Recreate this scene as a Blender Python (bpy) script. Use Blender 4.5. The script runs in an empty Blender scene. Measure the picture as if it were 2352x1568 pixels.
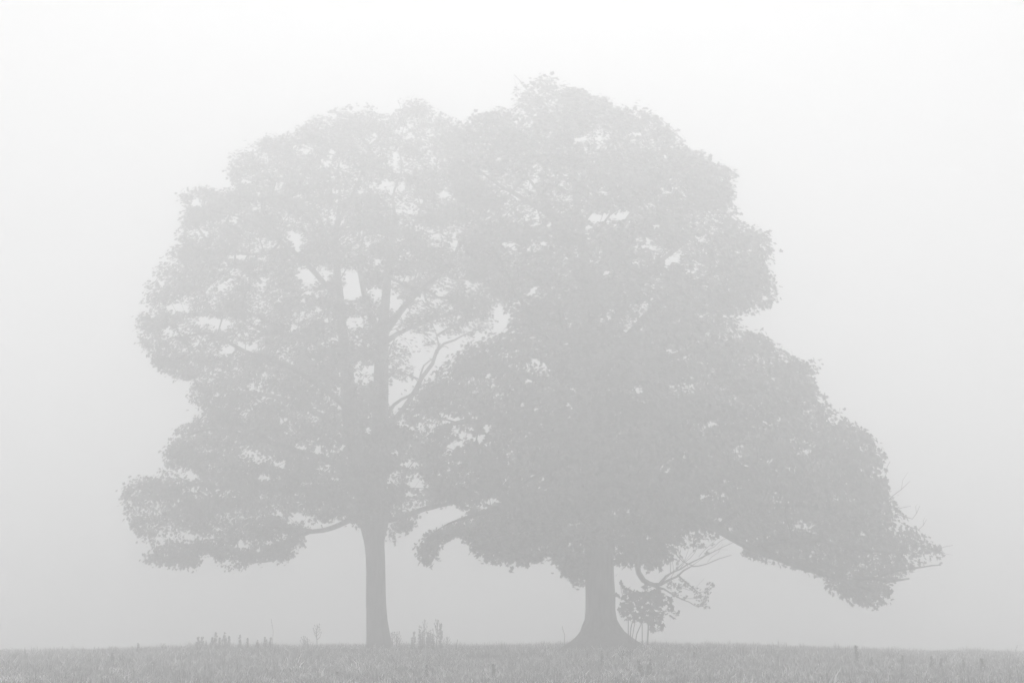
import bpy, math, random
import numpy as np
from mathutils import Vector, Matrix, Euler, Quaternion

# ------------------------------------------------------------------ camera, sky, sun, exposure
W, H, F = 2352.0, 1568.0, 3953.0            # traced-picture units
PITCH = math.atan(616.0 / F)
CAM_Z = 1.6
scene = bpy.context.scene
cam_data = bpy.data.cameras.new('camera')
cam = bpy.data.objects.new('camera', cam_data)
scene.collection.objects.link(cam)
cam.location = (0, 0, CAM_Z)
cam.rotation_euler = (math.pi / 2 + PITCH, 0, 0)
cam_data.sensor_width = 36
cam_data.lens = 36 * F / W
cam_data.clip_end = 3000
scene.camera = cam

SUN_EL, SUN_ROT = math.radians(58), math.radians(0)
world = bpy.data.worlds.new('World')
scene.world = world
world.use_nodes = True
nt = world.node_tree
for n in list(nt.nodes):
    nt.nodes.remove(n)
out = nt.nodes.new('ShaderNodeOutputWorld')
bg = nt.nodes.new('ShaderNodeBackground')
sky = nt.nodes.new('ShaderNodeTexSky')
sky.sky_type = 'NISHITA'
sky.sun_disc = False
sky.sun_elevation = SUN_EL
sky.sun_rotation = SUN_ROT
sky.air_density = 1.0
sky.dust_density = 4.0
hs = nt.nodes.new('ShaderNodeHueSaturation')
hs.inputs['Saturation'].default_value = 0.0
nt.links.new(sky.outputs[0], hs.inputs['Color'])
nt.links.new(hs.outputs[0], bg.inputs['Color'])
bg.inputs['Strength'].default_value = 0.05
nt.links.new(bg.outputs[0], out.inputs['Surface'])

sun_d = bpy.data.lights.new('sun', 'SUN')
sun_d.energy = 1.5
sun_d.angle = math.radians(60)
sun_o = bpy.data.objects.new('sun', sun_d)
scene.collection.objects.link(sun_o)
sun_o.rotation_euler = (-(math.pi / 2 - SUN_EL), 0, 0)   # from behind the trees, high
scene.view_settings.view_transform = 'Standard'
scene.view_settings.look = 'None'
scene.view_settings.exposure = 0.77
scene.view_settings.gamma = 1.0
scene.view_settings.use_curve_mapping = False
scene.render.engine = 'CYCLES'
cy = scene.cycles
cy.use_denoising = True
cy.denoising_input_passes = 'RGB_ALBEDO_NORMAL'
cy.denoising_prefilter = 'ACCURATE'
cy.max_bounces = 12
cy.diffuse_bounces = 2
cy.glossy_bounces = 1
cy.transmission_bounces = 2
cy.volume_bounces = 6
cy.transparent_max_bounces = 8
cy.use_adaptive_sampling = False
cy.adaptive_threshold = 0.01

FOG_DENSITY = 0.024
FOG_COLOR = 0.985

# ------------------------------------------------------------------ helpers
C = scene.collection
CP, SP = math.cos(PITCH), math.sin(PITCH)


def P(px, py, Y):
    """the point at distance Y (metres north) seen at traced-picture point px, py"""
    a = (px - W / 2) / F
    b = -(py - H / 2) / F
    dy = CP - b * SP
    dz = SP + b * CP
    t = Y / dy
    return (a * t, Y, CAM_Z + dz * t)


def Parr(px, py, Y):
    a = (px - W / 2) / F
    b = -(py - H / 2) / F
    t = Y / (CP - b * SP)
    return np.stack([a * t, Y, CAM_Z + (SP + b * CP) * t], axis=-1)


def proj(p):
    """world points (N,3) -> traced-picture coordinates"""
    x, y, z = p[:, 0], p[:, 1], p[:, 2] - CAM_Z
    d = y * CP + z * SP
    v = -y * SP + z * CP
    return W / 2 + F * x / d, H / 2 - F * v / d


def mat(name, base, rough=0.7, by_place=False, noise=None, var=0.3, attr=None, bump=0.0, stretch=(1, 1, 1), spec=0.3, rand=0.0):
    m = bpy.data.materials.new(name)
    m.use_nodes = True
    t = m.node_tree
    b = t.nodes['Principled BSDF']
    b.inputs['Roughness'].default_value = rough
    b.inputs['Specular IOR Level'].default_value = spec
    L = t.links

    def math_(op, a, bb):
        n = t.nodes.new('ShaderNodeMath')
        n.operation = op
        for i, v in enumerate((a, bb)):
            if isinstance(v, (int, float)):
                n.inputs[i].default_value = v
            else:
                L.new(v, n.inputs[i])
        return n.outputs[0]
    val = base
    if noise:
        tc = t.nodes.new('ShaderNodeTexCoord')
        mp = t.nodes.new('ShaderNodeMapping')
        mp.inputs['Scale'].default_value = stretch
        nz = t.nodes.new('ShaderNodeTexNoise')
        nz.inputs['Scale'].default_value = noise
        nz.inputs['Detail'].default_value = 6
        if by_place:
            pl = t.nodes.new('ShaderNodeObjectInfo')
            L.new(pl.outputs['Location'], mp.inputs[0])
        else:
            L.new(tc.outputs['Object'], mp.inputs[0])
        L.new(mp.outputs[0], nz.inputs['Vector'])
        mr = t.nodes.new('ShaderNodeMapRange')
        mr.inputs[1].default_value = 0.3
        mr.inputs[2].default_value = 0.7
        mr.inputs[3].default_value = 1 - var
        mr.inputs[4].default_value = 1 + var
        L.new(nz.outputs['Fac'], mr.inputs[0])
        val = math_('MULTIPLY', mr.outputs[0], val)
        if bump:
            bp = t.nodes.new('ShaderNodeBump')
            bp.inputs['Strength'].default_value = 0.9
            bp.inputs['Distance'].default_value = bump
            L.new(nz.outputs['Fac'], bp.inputs['Height'])
            L.new(bp.outputs[0], b.inputs['Normal'])
    if attr:
        at = t.nodes.new('ShaderNodeAttribute')
        at.attribute_name = attr
        val = math_('MULTIPLY', at.outputs['Fac'], val)
    if rand:
        oi = t.nodes.new('ShaderNodeObjectInfo')
        mr = t.nodes.new('ShaderNodeMapRange')
        mr.inputs[3].default_value = 1 - rand
        mr.inputs[4].default_value = 1 + rand
        L.new(oi.outputs['Random'], mr.inputs[0])
        val = math_('MULTIPLY', mr.outputs[0], val)
    if isinstance(val, float):
        b.inputs['Base Color'].default_value = (val, val, val, 1)
    else:
        cb = t.nodes.new('ShaderNodeCombineColor')
        for i in range(3):
            L.new(val, cb.inputs[i])
        L.new(cb.outputs[0], b.inputs['Base Color'])
    return m


M_BARK = mat('bark', 0.085, 0.9, noise=3.0, var=0.75, bump=0.08, stretch=(3, 3, 0.5))
M_TWIG = mat('twig_bark', 0.07, 0.9, noise=9.0, var=0.3)
M_LEAF = mat('leaf', 0.085, 0.5, attr='tone', spec=0.35)
M_LEAF1 = mat('single_leaf', 0.08, 0.55, rand=0.35, spec=0.35)
M_GROUND = mat('meadow_soil', 0.24, 0.95, noise=1.3, var=0.35, bump=0.04)
M_GRASS = mat('meadow_grass', 0.38, 0.6, by_place=True, noise=0.7, var=0.65, attr='tone', rand=0.5)
M_WEED = mat('dry_weed', 0.022, 0.9, noise=30, var=0.3)


def mesh_np(name, verts, faces_flat, sizes, m, smooth=False, tone=None):
    """verts (N,3); faces_flat loop vertex indices; sizes per face loop counts"""
    me = bpy.data.meshes.new(name)
    verts = np.asarray(verts, dtype=np.float32)
    faces_flat = np.asarray(faces_flat, dtype=np.int32)
    sizes = np.asarray(sizes, dtype=np.int32)
    me.vertices.add(len(verts))
    me.vertices.foreach_set('co', verts.ravel())
    me.loops.add(len(faces_flat))
    me.loops.foreach_set('vertex_index', faces_flat)
    me.polygons.add(len(sizes))
    st = np.concatenate([[0], np.cumsum(sizes)[:-1]]).astype(np.int32)
    me.polygons.foreach_set('loop_start', st)
    me.polygons.foreach_set('loop_total', sizes)
    me.update(calc_edges=True)
    me.validate()
    if tone is not None:
        a = me.attributes.new('tone', 'FLOAT', 'FACE')
        a.data.foreach_set('value', np.asarray(tone, dtype=np.float32))
    if smooth:
        me.polygons.foreach_set('use_smooth', np.ones(len(sizes), dtype=bool))
    me.materials.append(m)
    return me


def link(name, data, parent=None, loc=None):
    o = bpy.data.objects.new(name, data)
    C.objects.link(o)
    if parent is not None:
        o.parent = parent
    if loc is not None:
        o.location = loc
    return o


class Tubes:
    def __init__(self):
        self.v, self.f, self.s, self.n = [], [], [], 0

    def add(self, pts, rad, sides=6, cap=True, lump=None, level=False):
        pts = np.asarray(pts, float)
        n = len(pts)
        if n < 2:
            return
        rad = np.asarray(rad, float)
        tan = np.gradient(pts, axis=0)
        tan /= np.linalg.norm(tan, axis=1)[:, None] + 1e-9
        if level:
            tan[:] = (0, 0, 1.0)
        ref = np.array([0, 1.0, 0.05]) if abs(tan[0][1]) < 0.9 else np.array([1.0, 0, 0])
        u = np.cross(tan, ref)
        u /= np.linalg.norm(u, axis=1)[:, None] + 1e-9
        w = np.cross(tan, u)
        an = np.arange(sides) * 2 * math.pi / sides
        ca, sa = np.cos(an), np.sin(an)
        R = rad[:, None] * np.ones(sides)
        if lump is not None:
            R = R * lump(pts, an)
        ring = pts[:, None, :] + (u[:, None, :] * ca[None, :, None] + w[:, None, :] * sa[None, :, None]) * R[:, :, None]
        self.v.append(ring.reshape(-1, 3))
        i = np.arange(n - 1)[:, None] * sides
        k = np.arange(sides)[None, :]
        k2 = (k + 1) % sides
        q = np.stack([i + k, i + k2, i + sides + k2, i + sides + k], axis=-1).reshape(-1) + self.n
        self.f.append(q)
        self.s.append(np.full((n - 1) * sides, 4))
        if cap:
            self.f.append(np.arange(sides) + self.n + (n - 1) * sides)
            self.s.append(np.array([sides]))
        self.n += n * sides

    def mesh(self, name, m, smooth=True):
        if not self.v:
            return None
        return mesh_np(name, np.concatenate(self.v), np.concatenate(self.f), np.concatenate(self.s), m, smooth)


def smooth_path(pts, step=0.3):
    """Catmull-Rom resample of (x,y,z,r) rows"""
    p = np.asarray(pts, float)
    if len(p) == 2:
        n = max(2, int(np.linalg.norm(p[1, :3] - p[0, :3]) / step) + 1)
        t = np.linspace(0, 1, n)[:, None]
        return p[0] * (1 - t) + p[1] * t
    e = np.concatenate([[2 * p[0] - p[1]], p, [2 * p[-1] - p[-2]]])
    o = []
    for i in range(len(p) - 1):
        a, b, c, d = e[i], e[i + 1], e[i + 2], e[i + 3]
        n = max(1, int(np.linalg.norm(c[:3] - b[:3]) / step))
        for k in range(n):
            t = k / n
            o.append(0.5 * (2 * b + (c - a) * t + (2 * a - 5 * b + 4 * c - d) * t * t + (3 * b - a - 3 * c + d) * t ** 3))
    o.append(p[-1])
    return np.array(o)


def inside(px, py, poly):
    x, y = poly[:, 0], poly[:, 1]
    x2, y2 = np.roll(x, -1), np.roll(y, -1)
    r = np.zeros(len(px), bool)
    for a, b, c, d in zip(x, y, x2, y2):
        if b == d:
            continue
        m = ((b > py) != (d > py))
        r ^= m & (px < (c - a) * (py - b) / (d - b) + a)
    return r


def edge_dist(px, py, poly):
    x, y = poly[:, 0], poly[:, 1]
    x2, y2 = np.roll(x, -1), np.roll(y, -1)
    best = np.full(len(px), 1e9)
    for a, b, c, d in zip(x, y, x2, y2):
        L2 = (c - a) ** 2 + (d - b) ** 2 + 1e-9
        t = np.clip(((px - a) * (c - a) + (py - b) * (d - b)) / L2, 0, 1)
        dd = np.hypot(px - (a + t * (c - a)), py - (b + t * (d - b)))
        best = np.minimum(best, dd)
    return best


def gap_mask(px, py, gaps, grow=1.0):
    g = np.zeros(len(px), bool)
    for e in gaps:
        cx, cy_, rx, ry = e[:4]
        an = math.radians(e[4]) if len(e) > 4 else 0.0
        dx, dy = px - cx, py - cy_
        u = dx * math.cos(an) + dy * math.sin(an)
        v = -dx * math.sin(an) + dy * math.cos(an)
        th = np.arctan2(v, u)
        wob = 1 + 0.22 * np.sin(3 * th + cx) + 0.18 * np.sin(5 * th + cy_)
        g |= (u / rx) ** 2 + (v / ry) ** 2 < (grow * wob) ** 2
    return g


# ------------------------------------------------------------------ the lie of the land
CREST = np.array([(-300, 1500), (0, 1497), (150, 1493), (300, 1489), (500, 1484), (700, 1482), (850, 1482), (1100, 1484),
                  (1300, 1480), (1385, 1477), (1500, 1478), (1700, 1481), (1850, 1487), (2000, 1493),
                  (2150, 1496), (2352, 1499), (2700, 1504)], float)
CX = (CREST[:, 0] - W / 2) / F * 60
CZ = np.array([P(c[0], c[1] + 15, 60)[2] for c in CREST])


def ground(x, y):
    x = np.asarray(x, float)
    y = np.asarray(y, float)
    c = np.interp(x, CX, CZ)
    t = np.clip((y - 30) / 29, 0, 1)
    up = c * t * t * (3 - 2 * t)
    d = np.clip(y - 61, 0, 1e9)
    fall = np.where(d < 30, -0.0011 * d * d, -0.99 - 0.066 * (d - 30))
    fall = np.maximum(fall, -9 - 0.004 * np.clip(y - 200, 0, 1e9))
    far = np.clip((100 - np.hypot(x, y - 50)) / 40, 0, 1)
    lum = 0.035 * np.sin(x * 0.9 + 1.3 * np.sin(y * 0.35)) * np.sin(y * 0.7 + 0.8 * np.sin(x * 0.5)) \
        + 0.02 * np.sin(x * 2.3 + y * 1.1) * np.sin(y * 1.9 - x * 0.7)
    return up + fall + lum * far * np.clip(y / 30, 0, 1)


def axis_pts(lo, hi, fine_lo, fine_hi, fine, growth=1.18):
    a = list(np.arange(fine_lo, fine_hi + 1e-6, fine))
    s, v = fine, a[-1]
    while v < hi:
        s *= growth
        v = min(v + s, hi)
        a.append(v)
    s, v = fine, a[0]
    while v > lo:
        s *= growth
        v = max(v - s, lo)
        a.insert(0, v)
    return np.array(a)


gx = axis_pts(-450, 450, -32, 32, 0.5)
gy = axis_pts(-440, 640, 20, 80, 0.5)
X, Y = np.meshgrid(gx, gy)
Z = ground(X, Y)
gv = np.stack([X, Y, Z], -1).reshape(-1, 3)
nx, ny = len(gx), len(gy)
ii = (np.arange(ny - 1)[:, None] * nx + np.arange(nx - 1)[None, :]).ravel()
gf = np.stack([ii, ii + 1, ii + nx + 1, ii + nx], -1).ravel()
g = link('ground', mesh_np('ground', gv, gf, np.full(len(ii), 4), M_GROUND, True))
g['kind'] = 'structure'

# haze box: even density, the sky is outside it
TOP = 24.5
hb = [(-455, -445, -13.0), (455, -445, -13.0), (455, 645, -13.0), (-455, 645, -13.0),
      (-455, -445, TOP), (455, -445, TOP), (455, 645, TOP), (-455, 645, TOP)]
hf = [0, 3, 2, 1, 4, 5, 6, 7, 0, 1, 5, 4, 1, 2, 6, 5, 2, 3, 7, 6, 3, 0, 4, 7]
hm = bpy.data.materials.new('haze')
hm.use_nodes = True
for n in list(hm.node_tree.nodes):
    hm.node_tree.nodes.remove(n)
ho = hm.node_tree.nodes.new('ShaderNodeOutputMaterial')
pv = hm.node_tree.nodes.new('ShaderNodeVolumePrincipled')
pv.inputs['Color'].default_value = (FOG_COLOR, FOG_COLOR, FOG_COLOR, 1)
pv.inputs['Density'].default_value = FOG_DENSITY
pv.inputs['Anisotropy'].default_value = 0.63
hm.node_tree.links.new(pv.outputs[0], ho.inputs['Volume'])
hz = link('haze', mesh_np('haze', hb, hf, [4] * 6, hm))
hz['kind'] = 'stuff'
hz['label'] = 'pale thick fog filling the air over the whole meadow'

# ------------------------------------------------------------------ grass
rng = np.random.default_rng(7)
random.seed(7)


def blade_mesh(name, n, hmin, hmax, spread, lean, width=0.006, heads=0, seed=0):
    r = np.random.default_rng(seed)
    v, f, s, tone = [], [], [], []
    k = 0
    for i in range(n):
        a = r.uniform(0, 2 * math.pi)
        rad = spread * math.sqrt(r.uniform())
        b = np.array([rad * math.cos(a), rad * math.sin(a), -0.05])
        h = r.uniform(hmin, hmax)
        la = a + r.normal(0, 0.9)
        l = h * abs(r.normal(lean, lean * 0.7))
        d = np.array([math.cos(la), math.sin(la), 0])
        wa = r.uniform(0, math.pi)
        wv = np.array([math.cos(wa), math.sin(wa), 0]) * width * r.uniform(0.6, 1.3)
        m = b + d * l * 0.3 + np.array([0, 0, h * 0.6 + 0.05])
        tip = b + d * l + np.array([0, 0, h * r.uniform(0.82, 1.0) + 0.05])
        v += [b - wv, b + wv, m + wv * 0.8, m - wv * 0.8, tip]
        f += [k, k + 1, k + 2, k + 3, k + 3, k + 2, k + 4]
        s += [4, 3]
        t = r.uniform(0.3, 0.9) if r.uniform() > 0.35 else r.uniform(1.4, 2.6)
        tone += [t, t * 1.1]
        k += 5
        if i < heads:
            e = np.array([0, 0, 0.05])
            c = tip
            v += [c - wv * 1.3 - e, c + wv * 1.3 - e, c + e * 1.2]
            f += [k, k + 1, k + 2]
            s += [3]
            tone += [1.3]
            k += 3
    return mesh_np(name, v, f, s, M_GRASS, tone=tone)


tuft_col = bpy.data.collections.new('grass_tuft_source')
for i, (n, a, b, sp, ln, wd, hd) in enumerate([
        (26, .07, .18, .20, .45, .012, 0), (28, .08, .22, .22, .6, .011, 0), (26, .06, .16, .22, .8, .012, 0),
        (22, .10, .27, .18, .6, .010, 2), (30, .05, .14, .24, .6, .012, 0), (16, .14, .34, .12, .5, .010, 3),
        (26, .08, .2, .25, .9, .011, 1)]):
    o = bpy.data.objects.new('grass_tuft', blade_mesh('grass_tuft', n, a, b, sp, ln, wd, hd, 100 + i))
    tuft_col.objects.link(o)

N = 75000
px_ = rng.uniform(-27, 27, N)
py_ = rng.uniform(33, 68, N)
pz_ = ground(px_, py_)
lump = 0.5 + 0.5 * np.sin(px_ * 1.1 + 2 * np.sin(py_ * 0.5)) * np.sin(py_ * 1.3 + 1.5 * np.sin(px_ * 0.6))
sc = rng.uniform(0.5, 1.0, N) * (0.75 + 0.5 * lump)
hi_ = rng.uniform(size=N)
sc[hi_ < 0.03] *= 1.45
pm = bpy.data.meshes.new('grass')
pm.vertices.add(N)
pm.vertices.foreach_set('co', np.stack([px_, py_, pz_], -1).astype(np.float32).ravel())
a = pm.attributes.new('gscale', 'FLOAT', 'POINT')
a.data.foreach_set('value', sc.astype(np.float32))
a = pm.attributes.new('grot', 'FLOAT_VECTOR', 'POINT')
a.data.foreach_set('vector', np.stack([rng.normal(0, .12, N), rng.normal(0, .12, N), rng.uniform(0, 6.283, N)], -1).astype(np.float32).ravel())
grass = link('grass', pm)
grass['kind'] = 'stuff'
grass['label'] = 'rough uncut meadow grass in front of and below the trees'
ng = bpy.data.node_groups.new('scatter_grass', 'GeometryNodeTree')
ng.interface.new_socket('Geometry', in_out='INPUT', socket_type='NodeSocketGeometry')
ng.interface.new_socket('Geometry', in_out='OUTPUT', socket_type='NodeSocketGeometry')
gi = ng.nodes.new('NodeGroupInput')
go = ng.nodes.new('NodeGroupOutput')
iop = ng.nodes.new('GeometryNodeInstanceOnPoints')
ci = ng.nodes.new('GeometryNodeCollectionInfo')
ci.inputs['Collection'].default_value = tuft_col
ci.inputs['Separate Children'].default_value = True
ci.inputs['Reset Children'].default_value = True
n1 = ng.nodes.new('GeometryNodeInputNamedAttribute')
n1.data_type = 'FLOAT'
n1.inputs['Name'].default_value = 'gscale'
n2 = ng.nodes.new('GeometryNodeInputNamedAttribute')
n2.data_type = 'FLOAT_VECTOR'
n2.inputs['Name'].default_value = 'grot'
iop.inputs['Pick Instance'].default_value = True
ng.links.new(gi.outputs[0], iop.inputs['Points'])
ng.links.new(ci.outputs[0], iop.inputs['Instance'])
ng.links.new(n1.outputs[0], iop.inputs['Scale'])
ng.links.new(n2.outputs[0], iop.inputs['Rotation'])
ng.links.new(iop.outputs[0], go.inputs[0])
md = grass.modifiers.new('scatter', 'NODES')
md.node_group = ng

# ------------------------------------------------------------------ leaves
LEAF_OUT = np.array([(0, 0), (.20, -.10), (.40, -.04), (.30, .13), (.42, .22), (.56, .44), (.31, .42), (.22, .60), (0, .98),
                     (-.22, .60), (-.31, .42), (-.56, .44), (-.42, .22), (-.30, .13), (-.40, -.04), (-.20, -.10)])
LEAF_OUT_S = np.array([(0, -.02), (.40, -.03), (.30, .14), (.56, .44), (.24, .50), (0, .98), (-.24, .50), (-.56, .44), (-.30, .14), (-.40, -.03)])


def leaf_template(outl, droop=0.18):
    v = [(x, y, 0.10 * abs(x) - droop * max(0, math.hypot(x, y - .3) - .25)) for x, y in outl]
    v.append((0, .33, -0.03))
    c = len(outl)
    f = []
    for i in range(c):
        f += [i, (i + 1) % c, c]
    return np.array(v), np.array(f)


LT_VC, LT_FC = leaf_template(LEAF_OUT_S)


def rot_from(normal, spin):
    n = normal / (np.linalg.norm(normal, axis=1)[:, None] + 1e-9)
    ref = np.where(np.abs(n[:, 2:3]) < 0.95, np.array([[0, 0, 1.0]]), np.array([[1.0, 0, 0]]))
    u = np.cross(ref, n)
    u /= np.linalg.norm(u, axis=1)[:, None] + 1e-9
    w = np.cross(n, u)
    c, s = np.cos(spin)[:, None], np.sin(spin)[:, None]
    return u * c + w * s, -u * s + w * c, n


LEAF_FINE = np.array([(-.1, 0, 0), (.1, 0, 0), (.52, .18, -.04), (.22, .42, .03), (.5, .72, -.06), (0, 1.0, -.08), (-.5, .72, -.06), (-.22, .42, .03), (-.52, .18, -.04)])
LEAF_FINE_F = np.array([0, 1, 3, 1, 2, 3, 0, 3, 7, 3, 4, 5, 3, 5, 7, 5, 6, 7, 0, 7, 8])


def leaves_mesh(name, pos, normal, spin, size, tone, fine=False):
    LT_V, LT_F = (LEAF_FINE, LEAF_FINE_F) if fine else (LT_VC, LT_FC)
    ex, ey, ez = rot_from(normal, spin)
    V = pos[:, None, :] + size[:, None, None] * (ex[:, None, :] * LT_V[None, :, 0:1] + ey[:, None, :] * (LT_V[None, :, 1:2] - .3) + ez[:, None, :] * LT_V[None, :, 2:3])
    n, k = len(pos), len(LT_V)
    Fc = (np.arange(n)[:, None] * k + LT_F[None, :]).ravel()
    nf = len(LT_F) // 3
    return mesh_np(name, V.reshape(-1, 3), Fc, np.full(n * nf, 3), M_LEAF, tone=np.repeat(tone, nf))


leaf_data = []
for i, dr in enumerate((0.1, 0.22, 0.35, -0.05)):
    v, f = leaf_template(LEAF_OUT, dr)
    v = v.copy()
    v[:, 1] -= .3
    leaf_data.append(mesh_np('leaf', v, f, [3] * (len(f) // 3), M_LEAF1))


def leaf_objects(parent, pos, normal, spin, size, r):
    ex, ey, ez = rot_from(normal, spin)
    base = Vector(parent.location)
    for i in range(len(pos)):
        o = bpy.data.objects.new('leaf', leaf_data[int(r.integers(4))])
        C.objects.link(o)
        o.parent = parent
        m = Matrix((ex[i], ey[i], ez[i])).transposed().to_4x4()
        s = float(size[i])
        o.matrix_local = Matrix.Translation(Vector(pos[i]) - base) @ m @ Matrix.Diagonal((s, s, s, 1))


# ------------------------------------------------------------------ trees
def build_tree(name, label, base_px, Y0, trunk, limbs, poly, gaps, npads, ntips, nleaves, leaf_size, seed,
               depth_k=0.85, extra=(), sparse=None, bare=(), pad_k=1.0, fine=False, nsmall=0):
    r = np.random.default_rng(seed)
    bx, _, _ = P(base_px[0], base_px[1], Y0)
    bz = float(ground(bx, Y0))
    root = link(name, None, loc=(bx, Y0, bz))
    root['label'] = label
    root['category'] = 'tree'
    root['group'] = 'broad sycamores standing in the fog'
    off = np.array([bx, Y0, bz])
    skel_p, skel_d, skel_r = [], [], []

    def to_world(path):
        rows = []
        for q in path:
            x, y, rpx = q[:3]
            dy = q[3] if len(q) > 3 else 0.0
            w = P(x, y, Y0 + dy)
            rows.append((*w, rpx * (Y0 + dy) / F))
        return rows

    def lumps(strength, k=7, fl=0.0):
        ph = r.uniform(0, 6, 4)

        def fn(pts, an):
            zz = pts[:, 2:3]
            L = 1 + strength * (np.sin(an[None, :] * 3 + ph[0] + zz * 0.7) + 0.6 * np.sin(an[None, :] * k + ph[1] + zz * 0.3)
                                + 0.5 * np.sin(zz * 2.6 + ph[2] + an[None, :]))
            if fl:
                hgt = np.clip(1 - (zz - bz) / 1.0, 0, 1) ** 1.2
                L = L + hgt * (fl * np.cos(an[None, :] * 4 + 0.15) + 0.6 * fl * np.sin(an[None, :] * 9 + ph[3]))
            return L
        return fn

    # trunk and leaders
    tw = Tubes()
    dist0 = {}
    for ti, t in enumerate(trunk):
        sp_ = smooth_path(to_world(t), 0.22)
        tw.add(sp_[:, :3] - off, sp_[:, 3], 26 if ti == 0 else 14, lump=lumps(0.018, 9, 0.05 if ti == 0 else 0), level=ti == 0)
        ds = np.concatenate([[0], np.cumsum(np.linalg.norm(np.diff(sp_[:, :3], axis=0), axis=1))])
        m = sp_[:, 2] > 4.0
        skel_p.append(sp_[m, :3])
        skel_d.append(ds[m] + (0 if ti == 0 else 7))
        skel_r.append(sp_[m, 3])
    link('trunk', tw.mesh('trunk', M_BARK), root)
    for l in limbs:
        sp_ = smooth_path(to_world(l), 0.25)
        jit = np.cumsum(r.normal(0, 0.012, (len(sp_), 3)), axis=0)
        sp_[:, :3] += jit - jit[0]
        lt = Tubes()
        lt.add(sp_[:, :3] - off, sp_[:, 3], 9, lump=lumps(0.03, 5))
        link('limb', lt.mesh('limb', M_BARK), root)
        ds = np.concatenate([[0], np.cumsum(np.linalg.norm(np.diff(sp_[:, :3], axis=0), axis=1))])
        k = len(sp_) // 4
        skel_p.append(sp_[k:, :3])
        skel_d.append(ds[k:] + 9)
        skel_r.append(sp_[k:, 3])
    sk = np.concatenate(skel_p)
    sd = np.concatenate(skel_d)
    sr = np.concatenate(skel_r)

    # crown volume, sampled inside the outline
    poly = np.array(poly, float)
    x0, y0 = poly.min(0)
    x1, y1 = poly.max(0)
    gaps = list(gaps)
    while nsmall > 0:                                       # many small openings, more of them high up
        gx_, gy_ = r.uniform(x0, x1), y0 + (y1 - y0) * r.uniform() ** 1.25
        if inside(np.array([gx_]), np.array([gy_]), poly)[0]:
            k_ = r.uniform(0.5, 1.0) ** 1.5
            gaps.append((gx_, gy_, 9 * k_, 5.5 * k_, r.uniform(-50, 50)))
            nsmall -= 1
    m_per = Y0 / F

    def row_extent(py):
        gy_ = np.linspace(y0 + 1, y1 - 1, 80)
        lo, hi = [], []
        for yy in gy_:
            xs = np.linspace(x0, x1, 160)
            ins = inside(xs, np.full(160, yy), poly)
            if ins.any():
                lo.append(xs[ins].min())
                hi.append(xs[ins].max())
            else:
                lo.append((x0 + x1) / 2)
                hi.append((x0 + x1) / 2 + 1)
        return np.interp(py, gy_, lo), np.interp(py, gy_, hi)

    def depth_half(px, py):
        lo, hi = row_extent(py)
        c, h = (lo + hi) / 2, (hi - lo) / 2 + 1
        u = np.clip((px - c) / h, -0.98, 0.98)
        d1 = np.minimum(h * m_per, 7.5) * depth_k * np.sqrt(1 - u * u)
        ed = edge_dist(px, py, poly) * m_per
        return np.minimum(d1, 2.4 * np.sqrt(ed + 0.02))

    # pads: flattened leafy clumps
    pc = np.zeros((0, 3))
    while len(pc) < npads:
        n = npads * 2
        px = r.uniform(x0, x1, n)
        py = r.uniform(y0, y1, n)
        k = inside(px, py, poly)
        px, py = px[k], py[k]
        ed = edge_dist(px, py, poly)
        k = (ed > 7) & ~gap_mask(px, py, gaps, 1.25)
        px, py = px[k], py[k]
        if sparse is not None:
            k = r.uniform(size=len(px)) < sparse(px, py)
            px, py = px[k], py[k]
        dh = depth_half(px, py)
        u = r.uniform(-1, 1, len(px))
        u = np.sign(u) * np.abs(u) ** 0.6
        pc = np.concatenate([pc, np.stack([px, py, u * dh], -1)])
    pc = pc[:npads]
    if len(extra):
        ex_ = np.repeat(np.array(extra, float), 2, axis=0) + r.normal(0, 8, (len(extra) * 2, 2))
        ex_ = np.column_stack([ex_, r.uniform(-.5, .5, len(ex_))])
        pc[:len(ex_)] = ex_
    pw = Parr(pc[:, 0], pc[:, 1], Y0 + pc[:, 2])
    psz = np.minimum(r.uniform(0.45, 1.15, npads) * pad_k, edge_dist(pc[:, 0], pc[:, 1], poly) * m_per * 1.4 + 0.22)
    ptone = r.uniform(0.45, 1.5, npads) * (1.1 + 0.75 * np.sin(pw[:, 0] * 0.9 + 2.0 * np.sin(pw[:, 1] * 0.8)) * np.sin(pw[:, 2] * 2.1 + 1.5 * np.sin(pw[:, 0] * 0.7)))
    # twig tips in the pads
    idx = r.integers(0, npads, ntips * 2)
    o3 = r.normal(0, 1, (ntips * 2, 3))
    o3 /= np.linalg.norm(o3, axis=1)[:, None]
    o3 *= r.uniform(0.15, 1, (ntips * 2, 1)) ** 0.5
    tip = pw[idx] + o3 * psz[idx][:, None] * np.array([0.8, 0.8, 0.36])
    qx, qy = proj(tip)
    k = inside(qx, qy, poly) & ~gap_mask(qx, qy, gaps, 1.0) & (edge_dist(qx, qy, poly) > 3)
    tip, tpad = tip[k][:ntips], idx[k][:ntips]
    nt_ = len(tip)
    tipset = np.ones(nt_, bool)

    # balanced minimum spanning tree from skeleton to tips
    bf = 0.28
    best = np.full(nt_, 1e9)
    par = np.zeros(nt_, int)
    pth = np.zeros(nt_)
    for i in range(0, nt_, 500):
        d = np.linalg.norm(tip[i:i + 500, None, :] - sk[None, ::1, :], axis=2)
        # twigs prefer to leave their parent outward and upward
        cst = d + bf * (sd[None, :] + d) * 0.5
        j = cst.argmin(1)
        best[i:i + 500] = cst[np.arange(len(j)), j]
        par[i:i + 500] = -1 - j
        pth[i:i + 500] = sd[j] * 0.5 + d[np.arange(len(j)), j]
    open_ = np.ones(nt_, bool)
    order = []
    cost = best.copy()
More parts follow.
